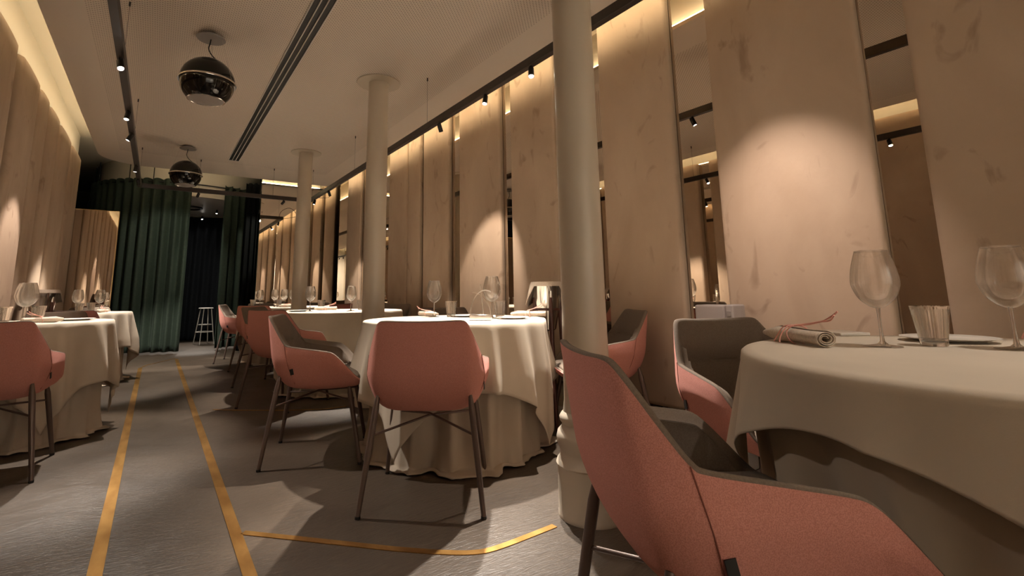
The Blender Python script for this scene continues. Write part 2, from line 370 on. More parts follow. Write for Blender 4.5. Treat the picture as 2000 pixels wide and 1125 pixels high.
# ------------------------------------------------------------------ suspended track
ZB0, ZB1 = 2.41, 2.47
XR, XL, YT = 1.96, -.30, 8.08
t = thing('lighting_track', 'dark U-shaped lighting track hung on wires under the perforated ceiling', 'lighting track', (0, 0, ZB0))
def beam(a, b):
    mb = MB().box((a[0], a[1], 0), (b[0], b[1], ZB1-ZB0)); return mb.build('track_beam', 'track', t, smooth=False, bevel=.002, seg=1)
beam((XR-.022, YB+.2), (XR+.022, YT+.022)); beam((XL-.022, YB+.2), (XL+.022, YT+.022)); beam((XL+.022, YT-.022), (XR-.022, YT+.022))
for x, ys in ((XR-.02, (1.85, 3.86, 5.85, 7.85)), (XL+.0, (1.9, 3.87, 5.85, 7.8))):
    for y in ys: MB().tube([(x, y, .06), (x, y, ZC-ZB0)], .0011, 5).build('suspension_wire', 'track', t); MB().lathe([(0, ZC-ZB0-.03), (.006, ZC-ZB0-.03), (.006, ZC-ZB0), (0, ZC-ZB0)], 10, (x, y, 0)).build('wire_anchor', 'track', t)
for x in (.4, 1.4): MB().tube([(x, YT, .06), (x, YT, ZC-ZB0)], .0011, 5).build('suspension_wire', 'track', t); MB().lathe([(0, ZC-ZB0-.03), (.006, ZC-ZB0-.03), (.006, ZC-ZB0), (0, ZC-ZB0)], 10, (x, YT, 0)).build('wire_anchor', 'track', t)
MB().tube(crom([(XR-.05, YT, .06), (XR-.02, YT, .16), (XR+.1, YT, .24), (XR+.22, YT-.05, .22), (XR+.28, YT-.1, .1), (XR+.05, YT-.2, .05)], 8), .004, 8).build('power_cable', 'track', t)

# ------------------------------------------------------------------ spotlights
def spot(pos, target, power, ang, label, on=True, col=(1, .90, .79), blend=.5, rad=.02):
    p = Vector(pos); tg = Vector(target); d = (tg-p).normalized()
    t = thing('track_spotlight', label, 'spotlight', p, group='track spotlights')
    MB().lathe([(0, 0), (.012, 0), (.012, -.02), (0, -.02)], 12).build('mount', 'black', t)
    q = d.to_track_quat('-Z', 'Y')
    off = Vector((0, 0, -.03))
    def place(o): o.rotation_mode = 'QUATERNION'; o.rotation_quaternion = q; o.location = off; return o
    place(MB().lathe([(0, .022), (.017, .022), (.019, .018), (.0195, -.052), (.017, -.052), (.016, -.04), (0, -.04)], 20).build('lamp_body', 'black', t))
    if on:
        place(MB().lathe([(0, -.046), (.0155, -.046)], 20).build('lens', 'lens', t))
        ld = bpy.data.lights.new('spot_beam', 'SPOT'); ld.energy = power*SPOT; ld.spot_size = R_(ang); ld.spot_blend = blend; ld.color = col; ld.shadow_soft_size = rad
        lo = bpy.data.objects.new('spot_beam', ld); COL.objects.link(lo); lo.parent = t
        lo.rotation_mode = 'QUATERNION'; lo.rotation_quaternion = q; lo.location = off + d*.06
    return t
ZS = ZB0
spot((XR, 3.66, ZS), (2.80, 4.16, .95), 44, 48, 'dark track spotlight turned to the wall, between the two bright ones and the second column', col=(1, .84, .70))
spot((XR, 2.93, ZS), (1.56, 2.68, .76), 210, 52, 'left one of the two glaring spotlights on the right track')
spot((XR, 2.38, ZS), (1.45, 1.75, .2), 170, 58, 'right one of the two glaring spotlights on the right track')
spot((XR, 1.25, ZS), (2.80, 1.27, 1.10), 35, 58, 'track spotlight above the frame lighting the wide panel on the right', col=(1, .82, .72), blend=1.)
spot((XR, .0, ZS), (1.60, .32, .76), 19, 46, 'track spotlight above the frame over the foreground table')
spot((XR, 5.4, ZS), (1.60, 5.15, .76), 190, 54, 'track spotlight over the second table, hidden behind the middle column')
spot((XR, 7.0, ZS), (2.79, 7.9, .95), 55, 38, 'track spotlight behind the middle column turned to the wall', col=(1, .84, .70))
spot((XR, 7.77, ZS), (1.62, 7.75, .76), 150, 58, 'track spotlight at the far right corner of the track')
spot((XL, 3.68, ZS), (.10, 2.45, 0), 64, 62, 'nearest glaring spotlight on the left track')
spot((XL, 4.73, ZS), (-.52, 4.30, .76), 120, 62, 'middle glaring spotlight on the left track')
spot((XL, 5.38, ZS), (-1.02, 5.35, 1.0), 33, 46, 'dark track spotlight on the left track turned to the left wall', col=(1, .84, .74))
spot((XL, 6.70, ZS), (-.45, 6.75, .76), 110, 64, 'farthest glaring spotlight on the left track')
spot((XL, 7.5, ZS), (.25, 8.85, 0), 170, 60, 'small lit spotlight at the far end of the left track, in front of the curtain')
spot((.40, YT, ZS), (.10, 9.95, 1.5), 26, 60, 'small spotlight on the end track below the far ball pendant', col=(1, .92, .75))
spot((1.56, YT, ZS), (1.0, 9.95, 1.5), 30, 46, 'small spotlight on the end track beside the farthest column', col=(1, .92, .75))
spot((XL, 1.7, ZS), (.45, 1.15, .2), 18, 66, 'track spotlight on the left track above the frame', blend=1.)
spot((XL, -.8, ZS), (-.5, -.8, .3), 60, 70, 'track spotlight on the left track behind the viewpoint')
for q, xx in enumerate((-.4, .8, 2.0)):  # unseen lamps added to bounce fill light off the rear wall
    spot((XL if q == 0 else XR if q == 2 else XR, -1.3-.35*q, ZS), (xx, YB, 1.4), 130, 90, 'added fill spotlight behind the viewpoint washing the rear wall, number %s from the left' % ('one', 'two', 'three')[q], blend=1.)
# vestibule
spot((.72, 12.35, 2.68), (.62, 11.0, 0), 80, 48, 'glaring spotlight in the round ceiling beyond the curtains')
spot((.91, 11.3, 2.68), (.75, 10.6, 0), 50, 54, 'small spotlight in the round ceiling beside the right curtain')
t = thing('ceiling_ring', 'dark flat ring on the round ceiling beyond the curtains', 'ceiling light', (.42, 11.35, 2.70))
MB().lathe([(.20, -.002), (.20, -.03), (.24, -.03), (.24, -.002)], 40).build('ring_body', 'ring', t)
MB().lathe([(0, -.001), (.19, -.001)], 40).build('ring_diffuser', 'whitepaint', t)

# ------------------------------------------------------------------ slot diffuser
t = thing('air_diffuser', 'long linear air slot with three dark slits in the ceiling', 'air vent', (.80, 3.0, ZC))
MB().box((-.068, -4.0, -.004), (.068, 4.86, 0)).build('slot_backing', 'black', t, smooth=False)
for x in (-.072, -.026, .018, .064): MB().box((x, -4.0, -.012), (x+.008, 4.87, -.001)).build('slat', 'whitepaint', t, smooth=False)
MB().box((-.072, 4.86, -.012), (.072, 4.87, -.001)).build('end_frame', 'whitepaint', t, smooth=False)
# ------------------------------------------------------------------ ball pendants
def pendant(x, y, label):
    t = thing('ball_pendant', label, 'pendant lamp', (x, y, ZC), group='black ball pendants')
    MB().lathe([(0, 0), (.045, 0), (.045, -.025), (.095, -.028), (.10, -.033), (.095, -.038), (0, -.038)], 40).build('canopy', 'discgrey', t)
    zc = -.385; R = .187
    MB().lathe([(0, zc+R)]+[(R*math.sin(a), zc+R*math.cos(a)) for a in [k/20*PI*.5 for k in range(1, 21)]], 48).build('upper_shell', 'lampblack', t)
    MB().lathe([(R*.985*math.sin(a), zc+R*math.cos(a)) for a in [PI*.5+k/16*(PI*.265) for k in range(17)]], 48).build('lower_shell', 'lampblack', t)
    MB().lathe([(R-.002, zc+.006), (R+.008, zc+.007), (R+.010, zc), (R+.008, zc-.007), (R-.002, zc-.006)], 56).build('chrome_band', 'chrome', t)
    a = PI*.765; rr, zz = R*.985*math.sin(a), zc+R*math.cos(a)
    MB().lathe([(rr, zz+.002), (rr+.003, zz-.003), (rr-.004, zz-.006), (rr-.008, zz-.002)], 48).build('chrome_rim', 'chrome', t)
    MB().lathe([(0, zz-.026), (rr*.5, zz-.020), (rr-.006, zz-.002)], 48).build('grey_lens', 'discgrey', t)
    for k in range(3):
        a = R_(200+120*k); MB().tube([(.088*math.cos(a), .088*math.sin(a), -.035), ((R+.006)*math.cos(a), (R+.006)*math.sin(a), zc+.004)], .0012, 5).build('wire', 'chrome', t)
    MB().tube(crom([(0, 0, -.03), (-.004, 0, -.07), (-.01, .0, -.12), (.02, -.01, -.175), (.075, -.02, -.22)], 6), .004, 8).build('cable', 'black', t)
    return t
pendant(.20, 4.06, 'near glossy black ball pendant hanging from the perforated ceiling')
pendant(.207, 7.43, 'far glossy black ball pendant in front of the curtains')

# ------------------------------------------------------------------ curtains
def curtain(pts, z0, z1, amp, pitch, m, label, name='curtain', seed=0, rail=True):
    rnd = random.Random(seed)
    P = crom([(*p, 0) for p in pts], 24); S = [0]
    for a, b in zip(P, P[1:]): S.append(S[-1]+(b-a).length)
    Ln = S[-1]; n = int(Ln/pitch*14); rows = []
    def at(s):
        for i in range(len(S)-1):
            if S[i+1] >= s or i == len(S)-2:
                t = (s-S[i])/max(1e-9, S[i+1]-S[i]); p = P[i].lerp(P[i+1], t); tn = (P[i+1]-P[i]).normalized(); return p, Vector((-tn.y, tn.x, 0))
    ph = [rnd.uniform(-.5, .5) for _ in range(6)]
    for zi in range(25):
        f = zi/24; z = z0+(z1-z0)*f; row = []
        for j in range(n+1):
            s = Ln*j/n; p, nn = at(s)
            w_ = 2*PI*s/pitch + .5*math.sin(2.1*s+ph[0])*(1-f)*2 + .25*math.sin(5*s+ph[1]+2*f)
            a_ = amp*(.75+.25*math.sin(3.7*s+ph[2]))*(1+.25*(1-f))
            q = p + nn*(a_*math.sin(w_)+.012*math.sin(9*s+ph[3]+3*f)*(1-f))
            zz = z
            if zi == 24: zz += .012*math.cos(w_*1.)+.004
            if zi == 0: zz += .006*math.sin(3*s)
            row.append((q.x, q.y, zz))
        rows.append(row)
    t = thing(name, label, 'curtain', (P[0].x, P[0].y, 0))
    o = MB().grid(rows).build('drape', m, t, solid=.006, angle=80); 
    o.location = (-P[0].x, -P[0].y, 0)
    return t, P
arcp = lambda r, a: (CX+r*math.cos(R_(a)), CY+r*math.sin(R_(a)))
RR = 1.43
curtain([arcp(RR, a) for a in (-88.5, -100, -112, -125, -140, -156, -172, -190)], .03, 2.93, .05, .165, 'green', 'wide dark green velvet curtain with a lit fold edge, left of the opening', seed=1)
curtain([arcp(RR, a) for a in (-66.5, -60, -52, -42, -30)], .03, 2.93, .045, .14, 'green', 'narrow dark green velvet curtain, right of the opening', seed=4)
curtain([(1.17, 9.3), (1.24, 9.24), (1.33, 9.2), (1.38, 9.17)], .03, 2.86, .03, .09, 'blackcurtain', 'narrow black curtain at the left edge of the end mirror', seed=5)
curtain([(CX+1.5*math.cos(R_(a)), CY+1.28*math.sin(R_(a))) for a in (0, 30, 60, 90, 120, 150, 180)], .02, 2.66, .045, .18, 'navy', 'dark navy curtain lining the far side of the round vestibule', seed=6)
t = thing('curtain_rail', 'thin black curved rail carrying the green curtains', 'curtain rail', (CX, CY, 2.885))
MB().tube([(RR*math.cos(R_(a)), RR*math.sin(R_(a)), 0) for a in range(-195, -20, 4)], .011, 8).build('rail_tube', 'black', t)
for a in (-178, -160, -128, -112, -30): MB().tube([(RR*math.cos(R_(a)), RR*math.sin(R_(a)), .0), (RR*math.cos(R_(a)), RR*math.sin(R_(a)), ZT-2.885)], .008, 8).build('hanging_rod', 'black', t)

# ------------------------------------------------------------------ standing mirror
t = thing('standing_mirror', 'tall gold-edged mirror screen standing at the end of the left wall', 'mirror', (-.78, 8.72, 0), 0)
MB().box((-.26, -.012, .06), (.26, .012, 2.15)).build('frame', 'gold', t, bevel=.003, seg=1)
MB().box((-.253, -.0135, .067), (.253, -.011, 2.143)).build('mirror_glass', 'mirror', t, smooth=False)
MB().box((-.22, -.1, 0), (-.16, .1, .062)).build('foot', 'gold', t, bevel=.004, seg=1); MB().box((.16, -.1, 0), (.22, .1, .062)).build('foot', 'gold', t, bevel=.004, seg=1)

# ------------------------------------------------------------------ chair
ST = [ # station: rim, A, K, U
 ((0, -.290, .800), (0, -.250, .54), (0, -.195, .435), (0, -.115, .394)),
 ((.09, -.287, .801), (.10, -.247, .54), (.085, -.192, .435), (.06, -.113, .394)),
 ((.165, -.278, .803), (.195, -.232, .54), (.165, -.178, .435), (.11, -.105, .394)),
 ((.196, -.268, .795), (.228, -.215, .54), (.190, -.165, .435), (.13, -.095, .394)),
 ((.216, -.242, .757), (.246, -.190, .54), (.206, -.145, .435), (.142, -.085, .394)),
 ((.238, -.205, .700), (.258, -.165, .54), (.218, -.125, .435), (.150, -.07, .394)),
 ((.256, -.168, .650), (.266, -.140, .54), (.226, -.105, .434), (.155, -.055, .393)),
 ((.262, -.140, .637), (.270, -.115, .54), (.230, -.085, .433), (.158, -.04, .393)),
 ((.272, -.030, .620), (.275, -.020, .54), (.236, -.010, .430), (.162, .0, .391)),
 ((.281, .065, .606), (.278, .065, .53), (.239, .060, .428), (.162, .05, .390)),
 ((.284, .100, .595), (.277, .100, .52), (.239, .095, .426), (.160, .07, .390)),
 ((.281, .135, .567), (.275, .133, .50), (.238, .125, .424), (.157, .09, .390)),
 ((.273, .190, .510), (.268, .188, .475), (.234, .170, .420), (.150, .11, .390)),
 ((.264, .230, .468), (.260, .228, .452), (.228, .210, .414), (.140, .13, .390)),
 ((.240, .252, .452), (.238, .250, .440), (.205, .230, .410), (.110, .145, .390)),
 ((.12, .260, .450), (.12, .258, .438), (.105, .240, .408), (.055, .15, .390)),
 ((0, .262, .450), (0, .260, .438), (0, .242, .408), (0, .15, .390))]
def loop(k):
    r = [s[k] for s in ST]; l = [(-x, y, z) for x, y, z in r[1:-1]][::-1]
    return crom(r+l, 4, closed=True)
def inw(p, d, dz=0):
    v = Vector((-p.x, .03-p.y, 0)); ln = v.length
    v.normalize(); return Vector((p.x+v.x*d, p.y+v.y*d, p.z+dz))
def make_chair():
    t = thing('dining_chair', 'chair', 'chair')
    Lp = [loop(k) for k in range(4)]; n = len(Lp[0])
    # outer shell: spline down each column to the underside centre
    cols = [crom([Lp[0][i], Lp[0][i].lerp(Lp[1][i], .5)+(Lp[1][i]-inw(Lp[1][i], .004)), Lp[1][i], Lp[2][i], Lp[3][i], Vector((0, .02, .388))], 4) for i in range(n)]
    rows = [[tuple(cols[i][k]) for i in range(n)] for k in range(len(cols[0]))]
    MB().grid(rows, cu=True).build('outer_shell', 'pink', t, merge=.0004, angle=70)
    # lining: rolls over the rim, down the inside
    lev = []
    lev.append([p+Vector((0, 0, .0)) for p in Lp[0]])
    lev.append([inw(p, .001, .0035) for p in Lp[0]]); lev.append([inw(p, .006, .0055) for p in Lp[0]])
    lev.append([inw(p, .016, .004) for p in Lp[0]]); lev.append([inw(p, .024, -.006) for p in Lp[0]])
    def mid(i, z, d):
        a, b = Lp[0][i], Lp[1][i]
        if a.z <= z+.02: return inw(a, d+.008, -.012 - max(0, (z-.45))*.02) if a.z < z+.02 and a.z > .47 else inw(a, d, -.008)
        f = (a.z-z)/max(1e-6, a.z-b.z); return inw(a.lerp(b, min(1.3, f)), d)
    lev.append([mid(i, .700, .036) for i in range(n)])
    lev.append([mid(i, .655, .043) for i in range(n)]); lev.append([mid(i, .645, .036) for i in range(n)]); lev.append([mid(i, .632, .046) for i in range(n)])
    lev.append([mid(i, .56, .048) for i in range(n)])
    lev.append([(lambda q, i=i: inw(Vector((q.x, q.y, min(.50, Lp[0][i].z-.012))), .05))(Lp[1][i].lerp(Lp[2][i], .3)) for i in range(n)])
    lev.append([(lambda q, i=i: inw(Vector((q.x, q.y, min(.462, Lp[0][i].z-.016))), .028))(Lp[2][i].lerp(Lp[1][i], .25)) for i in range(n)])
    # keep the levels falling
    for k in range(5, len(lev)):
        for i in range(n):
            if lev[k][i].z > lev[k-1][i].z-.0008: lev[k][i].z = lev[k-1][i].z-.0008
    MB().grid([[tuple(p) for p in r] for r in lev], cu=True).build('inner_lining', 'grey', t, angle=70)
    rows = []
    for f, z in ((.99, .435), (1.0, .452), (.985, .466), (.95, .474), (.8, .482), (.5, .487), (.2, .488), (0, .488)):
        rows.append([(inw(p, .020).x*f, .01+(inw(p, .020).y-.01)*f + (.012 if p.y > .2 else 0)*f, z+(.012 if z < .46 else 0)) for p in [b.lerp(a, .45) for a, b in zip(Lp[1], Lp[2])]])
    MB().grid(rows, cu=True).build('seat_cushion', 'grey', t, merge=.0004, angle=80)
    for s in (-1, 1):
        pts = [Vector((s*(p.x+.0012), p.y, p.z)) for p in crom([ST[6][0], ST[6][1], ST[6][2]], 8)]
        MB().tube(pts, .0013, 6).build('seam', 'pinkseam', t)
    def leg(top, foot, nm='leg'):
        a, b = Vector(top), Vector(foot); b2 = Vector((b.x, b.y, .010))
        o = MB().tube([a, a.lerp(b2, .12), a.lerp(b2, .5), b2], [.008, .0145, .0135, .0105], 14).build('leg', 'legs', t)
        MB().lathe([(0, 0), (.0118, 0), (.0122, .012), (0, .012)], 14, tuple(b)).build('foot_cap', 'black', o)
        return a, b2
    tops = {(-1, -1): ((-.206, -.190, .478), (-.263, -.262, 0)), (1, -1): ((.206, -.190, .478), (.263, -.262, 0)),
            (-1, 1): ((-.205, .185, .420), (-.255, .260, 0)), (1, 1): ((.205, .185, .420), (.255, .260, 0))}
    pt = {}
    for k, (a, b) in tops.items(): pt[k] = leg(a, b)
    at = lambda k, z: pt[k][0].lerp(pt[k][1], (pt[k][0].z-z)/(pt[k][0].z-pt[k][1].z))
    for s in (-1, 1):
        MB().tube([at((s, -1), .315), Vector((0, .0, .355+.004*s)), at((-s, 1), .33)], .0055, 10).build('cross_brace', 'legs', t)
    mb = MB().box((-.0015, -.009, -.016), (.0015, .009, .016)); o = mb.build('maker_tag', 'black', t, smooth=False); o.location = (.2655, -.118, .505); o.rotation_euler = (R_(12), 0, R_(-6))
    return t
chair0 = make_chair(); used = [False]
def chair(x, y, deg, label, group):
    c = chair0 if not used[0] else copy_tree(chair0); used[0] = True
    c.location = (x, y, 0); c.rotation_euler = (0, 0, R_(deg)); c['label'] = label; c['group'] = group
    return c
G1, G2, G3, G4 = 'chairs around the foreground table', 'chairs around the centre table', 'chairs around the second table', 'chairs around the farthest table'
chair(.99, .645, -120, 'large foreground pink chair with taupe lining seen from its side at the bottom right', G1)
chair(1.876, .977, 158.3, 'pink and taupe chair facing the viewer behind the left side of the foreground table', G1)
chair(1.138, 2.211, -35, 'pink chair seen squarely from behind, in front of the centre table', G2)
chair(.871, 3.137, -113, 'pink armchair seen from its side with taupe inside, left of the centre table', G2)
chair(2.37, 2.297, 59.6, 'pink chair half hidden by the nearest column, against the right wall', G2)
chair(1.98, 3.56, 158, 'taupe-backed chair rising behind the centre table, left of the arch stand', G2)
chair(.998, 4.664, -53.1, 'pink chair seen from behind in front of the second table', G3)
chair(1.094, 5.785, -135.3, 'pink chair with taupe inside just behind the left of the second table\'s back-turned chair', G3)
chair(2.28, 5.60, 125, 'taupe-backed chair by the wall, just right of the middle column', G3)
chair(1.077, 8.114, -110.2, 'farthest free-standing pink chair, beside the right green curtain', G4)
chair(1.19, 7.08, -35, 'pink chair back just visible above the second table\'s left chairs', G4)
chair(1.50, 8.60, 190, 'taupe-backed chair behind the farthest table, near the end mirror', G4)
chair(2.14, 8.42, 140, 'taupe-backed chair at the farthest table, right of the farthest column', G4)
chair(2.06, 7.15, 25, 'pink chair back at the farthest table, left of the middle column', G4)
chair(-.705, 3.778, -2.2, 'pink chair seen from behind at the left edge of the photo', 'chairs at the left tables')
chair(-.70, 5.40, 180, 'taupe-backed chair behind the near left table', 'chairs at the left tables')
chair(-.66, 6.32, 0, 'pink chair back between the two left tables', 'chairs at the left tables')
chair(-.68, 7.88, 182, 'taupe-backed chair behind the far left table, by the standing mirror', 'chairs at the left tables')

# ------------------------------------------------------------------ tables with two cloths
ZTAB = .76
def table(cx, cy, r, side, rot, where, seed=0, xmin=None):
    rnd = random.Random(seed)
    t = thing('dining_table', 'round table hidden under beige cloths, ' + where, 'table', (cx, cy, 0), group='round dining tables')
    MB().lathe([(0, ZTAB-.025), (r-.004, ZTAB-.025), (r, ZTAB-.02), (r, ZTAB-.006), (r-.004, ZTAB-.003), (0, ZTAB-.003)], 64).build('table_top', 'wood', t)
    MB().lathe([(0, .02), (.03, .02), (.03, ZTAB-.025)], 20).build('pedestal', 'legs', t)
    MB().lathe([(0, 0), (r*.55, 0), (r*.55, .01), (.05, .022), (0, .022)], 40).build('base_plate', 'legs', t)
    # underlay, long enough to spill on to the floor
    n = 288; nf = 15
    ph = [rnd.uniform(0, 2*PI) for _ in range(8)]
    def fold(a):
        return .75*(1-2*abs(math.sin((nf//2-.0)*a+ph[0]+.8*math.sin(2*a+ph[1])))**.85) + .30*math.sin((nf*2-5)*a+ph[2]) + .25*math.sin(5*a+ph[3])+.1
    rows = [[(0, 0, ZTAB) for _ in range(n)]]
    rows.append([(r*.5*math.cos(a), r*.5*math.sin(a), ZTAB) for a in [2*PI*j/n for j in range(n)]])
    rows.append([(r*math.cos(a), r*math.sin(a), ZTAB) for a in [2*PI*j/n for j in range(n)]])
    prof = [(.003, ZTAB-.003)]+[(None, z) for z in (.74, .71, .66, .60, .53, .45, .37, .29, .22, .16, .11, .07, .04, .02)]
    for d0, z in prof:
        row = []
        for j in range(n):
            a = 2*PI*j/n; dd = ZTAB-z; g = min(1, dd/.35)
            if d0 is not None: rr = r+d0
            else: rr = r+.004+(.010+.036*g)*fold(a)*min(1, dd/.08)*.9-.055*g+.01*math.sin(3*a+ph[5])*g
            low = max(0, (.22-z)/.22); rr += low**1.6*(.018+.035*max(0, math.sin(4*a+ph[4]))+.035*fold(a+.12))
            row.append((rr*math.cos(a), rr*math.sin(a), z+(.014*math.sin(7*a+ph[6])*low if z > .05 else 0)))
        rows.append(row)
    # spill: out along the floor with an irregular edge, then turned up a little
    for q in (1, 2, 3):
        row = []
        for j in range(n):
            a = 2*PI*j/n; x, y, z = rows[-1][j]; spill = .012+.012*max(0, math.sin(4*a+ph[4]))+.008*fold(a+.3)
            rr = math.hypot(x, y)+max(.002, spill)
            row.append((rr*math.cos(a), rr*math.sin(a), max(.006, (.018, .010, .008)[q-1]+.016*max(0, math.sin(9*a+ph[7]))*(1 if q == 2 else .4))))
        rows.append(row)
    if xmin is not None: rows = [[(max(x, xmin-cx+.002*i), y, z) for x, y, z in r2] for i, r2 in enumerate(rows)]
    u = thing('underlay_cloth', 'long beige under cloth pooling on the floor, ' + where, 'tablecloth', (cx, cy, 0), group='long under cloths')
    MB().grid(rows, cu=True).build('cloth_sheet', 'under', u, solid=.003, merge=.0003, angle=75)
    # square over cloth
    h = side/2; rows = []; zt = ZTAB+.0035
    drop = []
    for j in range(n):
        a = 2*PI*j/n; b = a-R_(rot); drop.append(h/max(abs(math.cos(b)), abs(math.sin(b)))-r)
    rows.append([(0, 0, zt)]*n)
    for f in (.4, .8, .97): rows.append([(r*f*math.cos(2*PI*j/n), r*f*math.sin(2*PI*j/n), zt) for j in range(n)])
    rows.append([((r+.006)*math.cos(2*PI*j/n), (r+.006)*math.sin(2*PI*j/n), zt-.001) for j in range(n)])
    rows.append([((r+.013)*math.cos(2*PI*j/n), (r+.013)*math.sin(2*PI*j/n), zt-.007) for j in range(n)])
    K = 22
    for k in range(1, K+1):
        f = k/K; row = []
        for j in range(n):
            a = 2*PI*j/n; b = a-R_(rot); dr = drop[j]*f
            corner = abs(math.sin(2*b))**3            # 1 at cloth corners
            g = min(1., dr/.30)
            fo = .85*(1-2*abs(math.sin(nf//2*a+ph[0]+.8*math.sin(2*a+ph[1])))**.7) + .30*math.sin(6*a+ph[5]) + .2
            fo = math.copysign(abs(fo)**.8, fo); g2 = min(1., dr/.42)
            rr = r+.016+g*.020+g2*(.010+.050*fo*(1-.2*corner))+ .02*g*corner*math.sin(16*b+ph[3]) + .012*g
            z = zt-.010-dr*(.985-.05*corner)
            z = max(z, .02)
            row.append((rr*math.cos(a), rr*math.sin(a), z))
        rows.append(row)
    if xmin is not None: rows = [[(max(x, xmin-cx-.004), y, z) for x, y, z in r2] for r2 in rows]
    c = thing('square_tablecloth', 'square beige linen top cloth with hanging corners, ' + where, 'tablecloth', (cx, cy, 0), group='square top cloths')
    MB().grid(rows, cu=True).build('cloth_sheet', 'cloth', c, solid=.0025, merge=.0003, angle=75)
    # sewn hem line
    mb = MB(); hr = rows[-2]
    return t
ZI = ZTAB+.0055
table(1.66, .24, .60, 1.42, 70, 'at the right edge in the foreground', 3)
table(1.62, 2.80, .565, 1.83, 75, 'behind the centre chair', 11)
table(1.64, 5.18, .60, 1.80, 60, 'between the middle and far columns', 8)
table(1.66, 7.80, .60, 1.80, 30, 'farthest in the right row', 5)
table(-.635, 4.60, .385, 1.55, 60, 'near left beside the wall', 21, xmin=-1.005)
table(-.62, 7.10, .40, 1.55, 55, 'far left in front of the standing mirror', 9, xmin=-1.005)

# ------------------------------------------------------------------ tableware prototypes
def proto_glass():
    t = thing('wine_glass', 'x', 'wine glass')
    bowl = crom([(.0055, 0, .098), (.018, 0, .103), (.038, 0, .122), (.0500, 0, .150), (.0520, 0, .172), (.0465, 0, .208), (.036, 0, .246)], 12)
    MB().lathe([(p.x, p.z) for p in bowl], 72).build('bowl', 'clear', t, solid=.0012)
    MB().lathe([(.0362, .246), (.0368, .2475), (.0358, .2482), (.0354, .2465)], 48).build('rim', 'clear', t)
    MB().lathe([(.0055, .102), (.0042, .09), (.0036, .06), (.0040, .03), (.0062, .012), (.012, .006)], 20).build('stem', 'clear', t)
    MB().lathe([(.012, .006), (.028, .0028), (.041, .0015), (.042, .0005), (.040, 0), (0, 0)], 48).build('foot', 'clear', t)
    return t
def proto_tumbler():
    t = thing('ribbed_tumbler', 'x', 'tumbler')
    rf = lambda a, r, z: 1+.028*math.cos(36*a)
    MB().lathe([(.030, .014), (.032, .03), (.0415, .105), (.0422, .1075)], 216, rf=rf).build('ribbed_wall', 'clear', t)
    MB().lathe([(.0393, .107), (.0383, .104), (.0290, .022), (.02, .016), (0, .015)], 48).build('inner_wall', 'clear', t)
    MB().lathe([(0, 0), (.028, 0), (.0303, .003), (.0303, .014), (.02, .0165), (0, .0165)], 48).build('base', 'clear', t)
    return t
def proto_napkin():
    t = thing('rolled_napkin', 'x', 'napkin')
    # sheet wound into a roll; one end pinched
    rows = []; n = 90; turns = 3.2
    for k in range(25):
        f = k/24; x = -.115+.23*f; row = []
        sq = .62+.38*min(1, f*5) if f < .2 else 1
        bump = 1+.10*math.sin(5*f+1)
        for j in range(n):
            g = j/(n-1); a = turns*2*PI*g; rr = (.007+.0165*g)*bump*(1 if f > .25 else sq)
            row.append((x+.006*math.sin(3*g), rr*1.18*math.cos(a)+.010*math.sin(2.4*f), .0225+rr*math.sin(a)*(.88 if f > .2 else .6+.28*f*5)-.002))
        rows.append(row)
    MB().grid(rows).build('cloth_roll', 'napkin', t, solid=.0016, angle=80)
    ring = [(.012+.004*math.sin(a*2), .0305*math.cos(a)+.008, .0215+.0245*math.sin(a)) for a in [2*PI*k/28 for k in range(29)]]
    mb = MB().tube(ring, .0017, 6)
    mb.tube(crom([(.012, .01, .047), (.03, .03, .05), (.055, .05, .060), (.085, .055, .075), (.095, .06, .085)], 5), .0021, 6)
    mb.tube(crom([(.012, .0, .047), (.035, .022, .052), (.06, .036, .058), (.085, .045, .062), (.102, .045, .076)], 5), .0021, 6)
    mb.tube(crom([(.012, .0, .047), (.0, -.02, .044), (-.01, -.033, .022), (-.018, -.04, .004)], 5), .0018, 6)
    mb.tube(crom([(.012, .0, .047), (.012, -.022, .042), (.010, -.038, .020), (.014, -.045, .004)], 5), .0018, 6)
    mb.build('pink_cord', 'cord', t)
    return t
MT['cord'] = mat('pink_cord', (.70, .34, .28), .8)
def proto_plate():
    t = thing('dinner_plate', 'x', 'plate')
    MB().lathe([(0, .006), (.075, .006), (.082, .008), (.118, .014), (.120, .0135), (.119, .012), (.085, .004), (.07, 0), (0, 0)], 64).build('plate_body', 'white', t)
    return t
PR = {'g': proto_glass(), 't': proto_tumbler(), 'n': proto_napkin(), 'p': proto_plate()}
usedp = set()
GR = {'g': 'wine glasses', 't': 'ribbed tumblers', 'n': 'rolled napkins', 'p': 'white plates'}
def put(k, x, y, label, rz=0, s=1., z=None, where='tables'):
    c = copy_tree(PR[k]) if k in usedp else PR[k]; usedp.add(k)
    c.location = (x, y, ZI if z is None else z); c.rotation_euler = (0, 0, R_(rz)); c.scale = (s, s, s); c['label'] = label; c['group'] = GR[k]+' on the '+where
    return c
F = 'foreground table'
put('g', 1.675, .553, 'large empty wine glass left of the ribbed tumbler on the foreground table', s=1.06, where=F)
put('g', 1.845, .325, 'wine glass cut off by the right edge of the photo', s=1.06, where=F)
put('t', 1.795, .475, 'ribbed clear tumbler right of the large foreground wine glass', s=1.0, where=F)
put('n', 1.590, .745, 'rolled linen napkin tied with pink cord, left on the foreground table', rz=-123, s=1.12, where=F)
put('n', 2.19, .33, 'rolled napkin with pink cord cut off by the right edge of the photo', rz=-160, where=F)
put('p', 1.98, .49, 'white plate behind the foreground tumbler', s=.95, where=F)
put('p', 2.02, .66, 'white plate behind the foreground napkin and glass stem', s=.9, where=F) if False else None
F = 'centre table'
put('g', 1.625, 3.10, 'wine glass above the top edge of the centre chair', where=F)
put('g', 1.80, 2.64, 'wine glass behind the arch stand on the centre table', s=1.07, where=F)
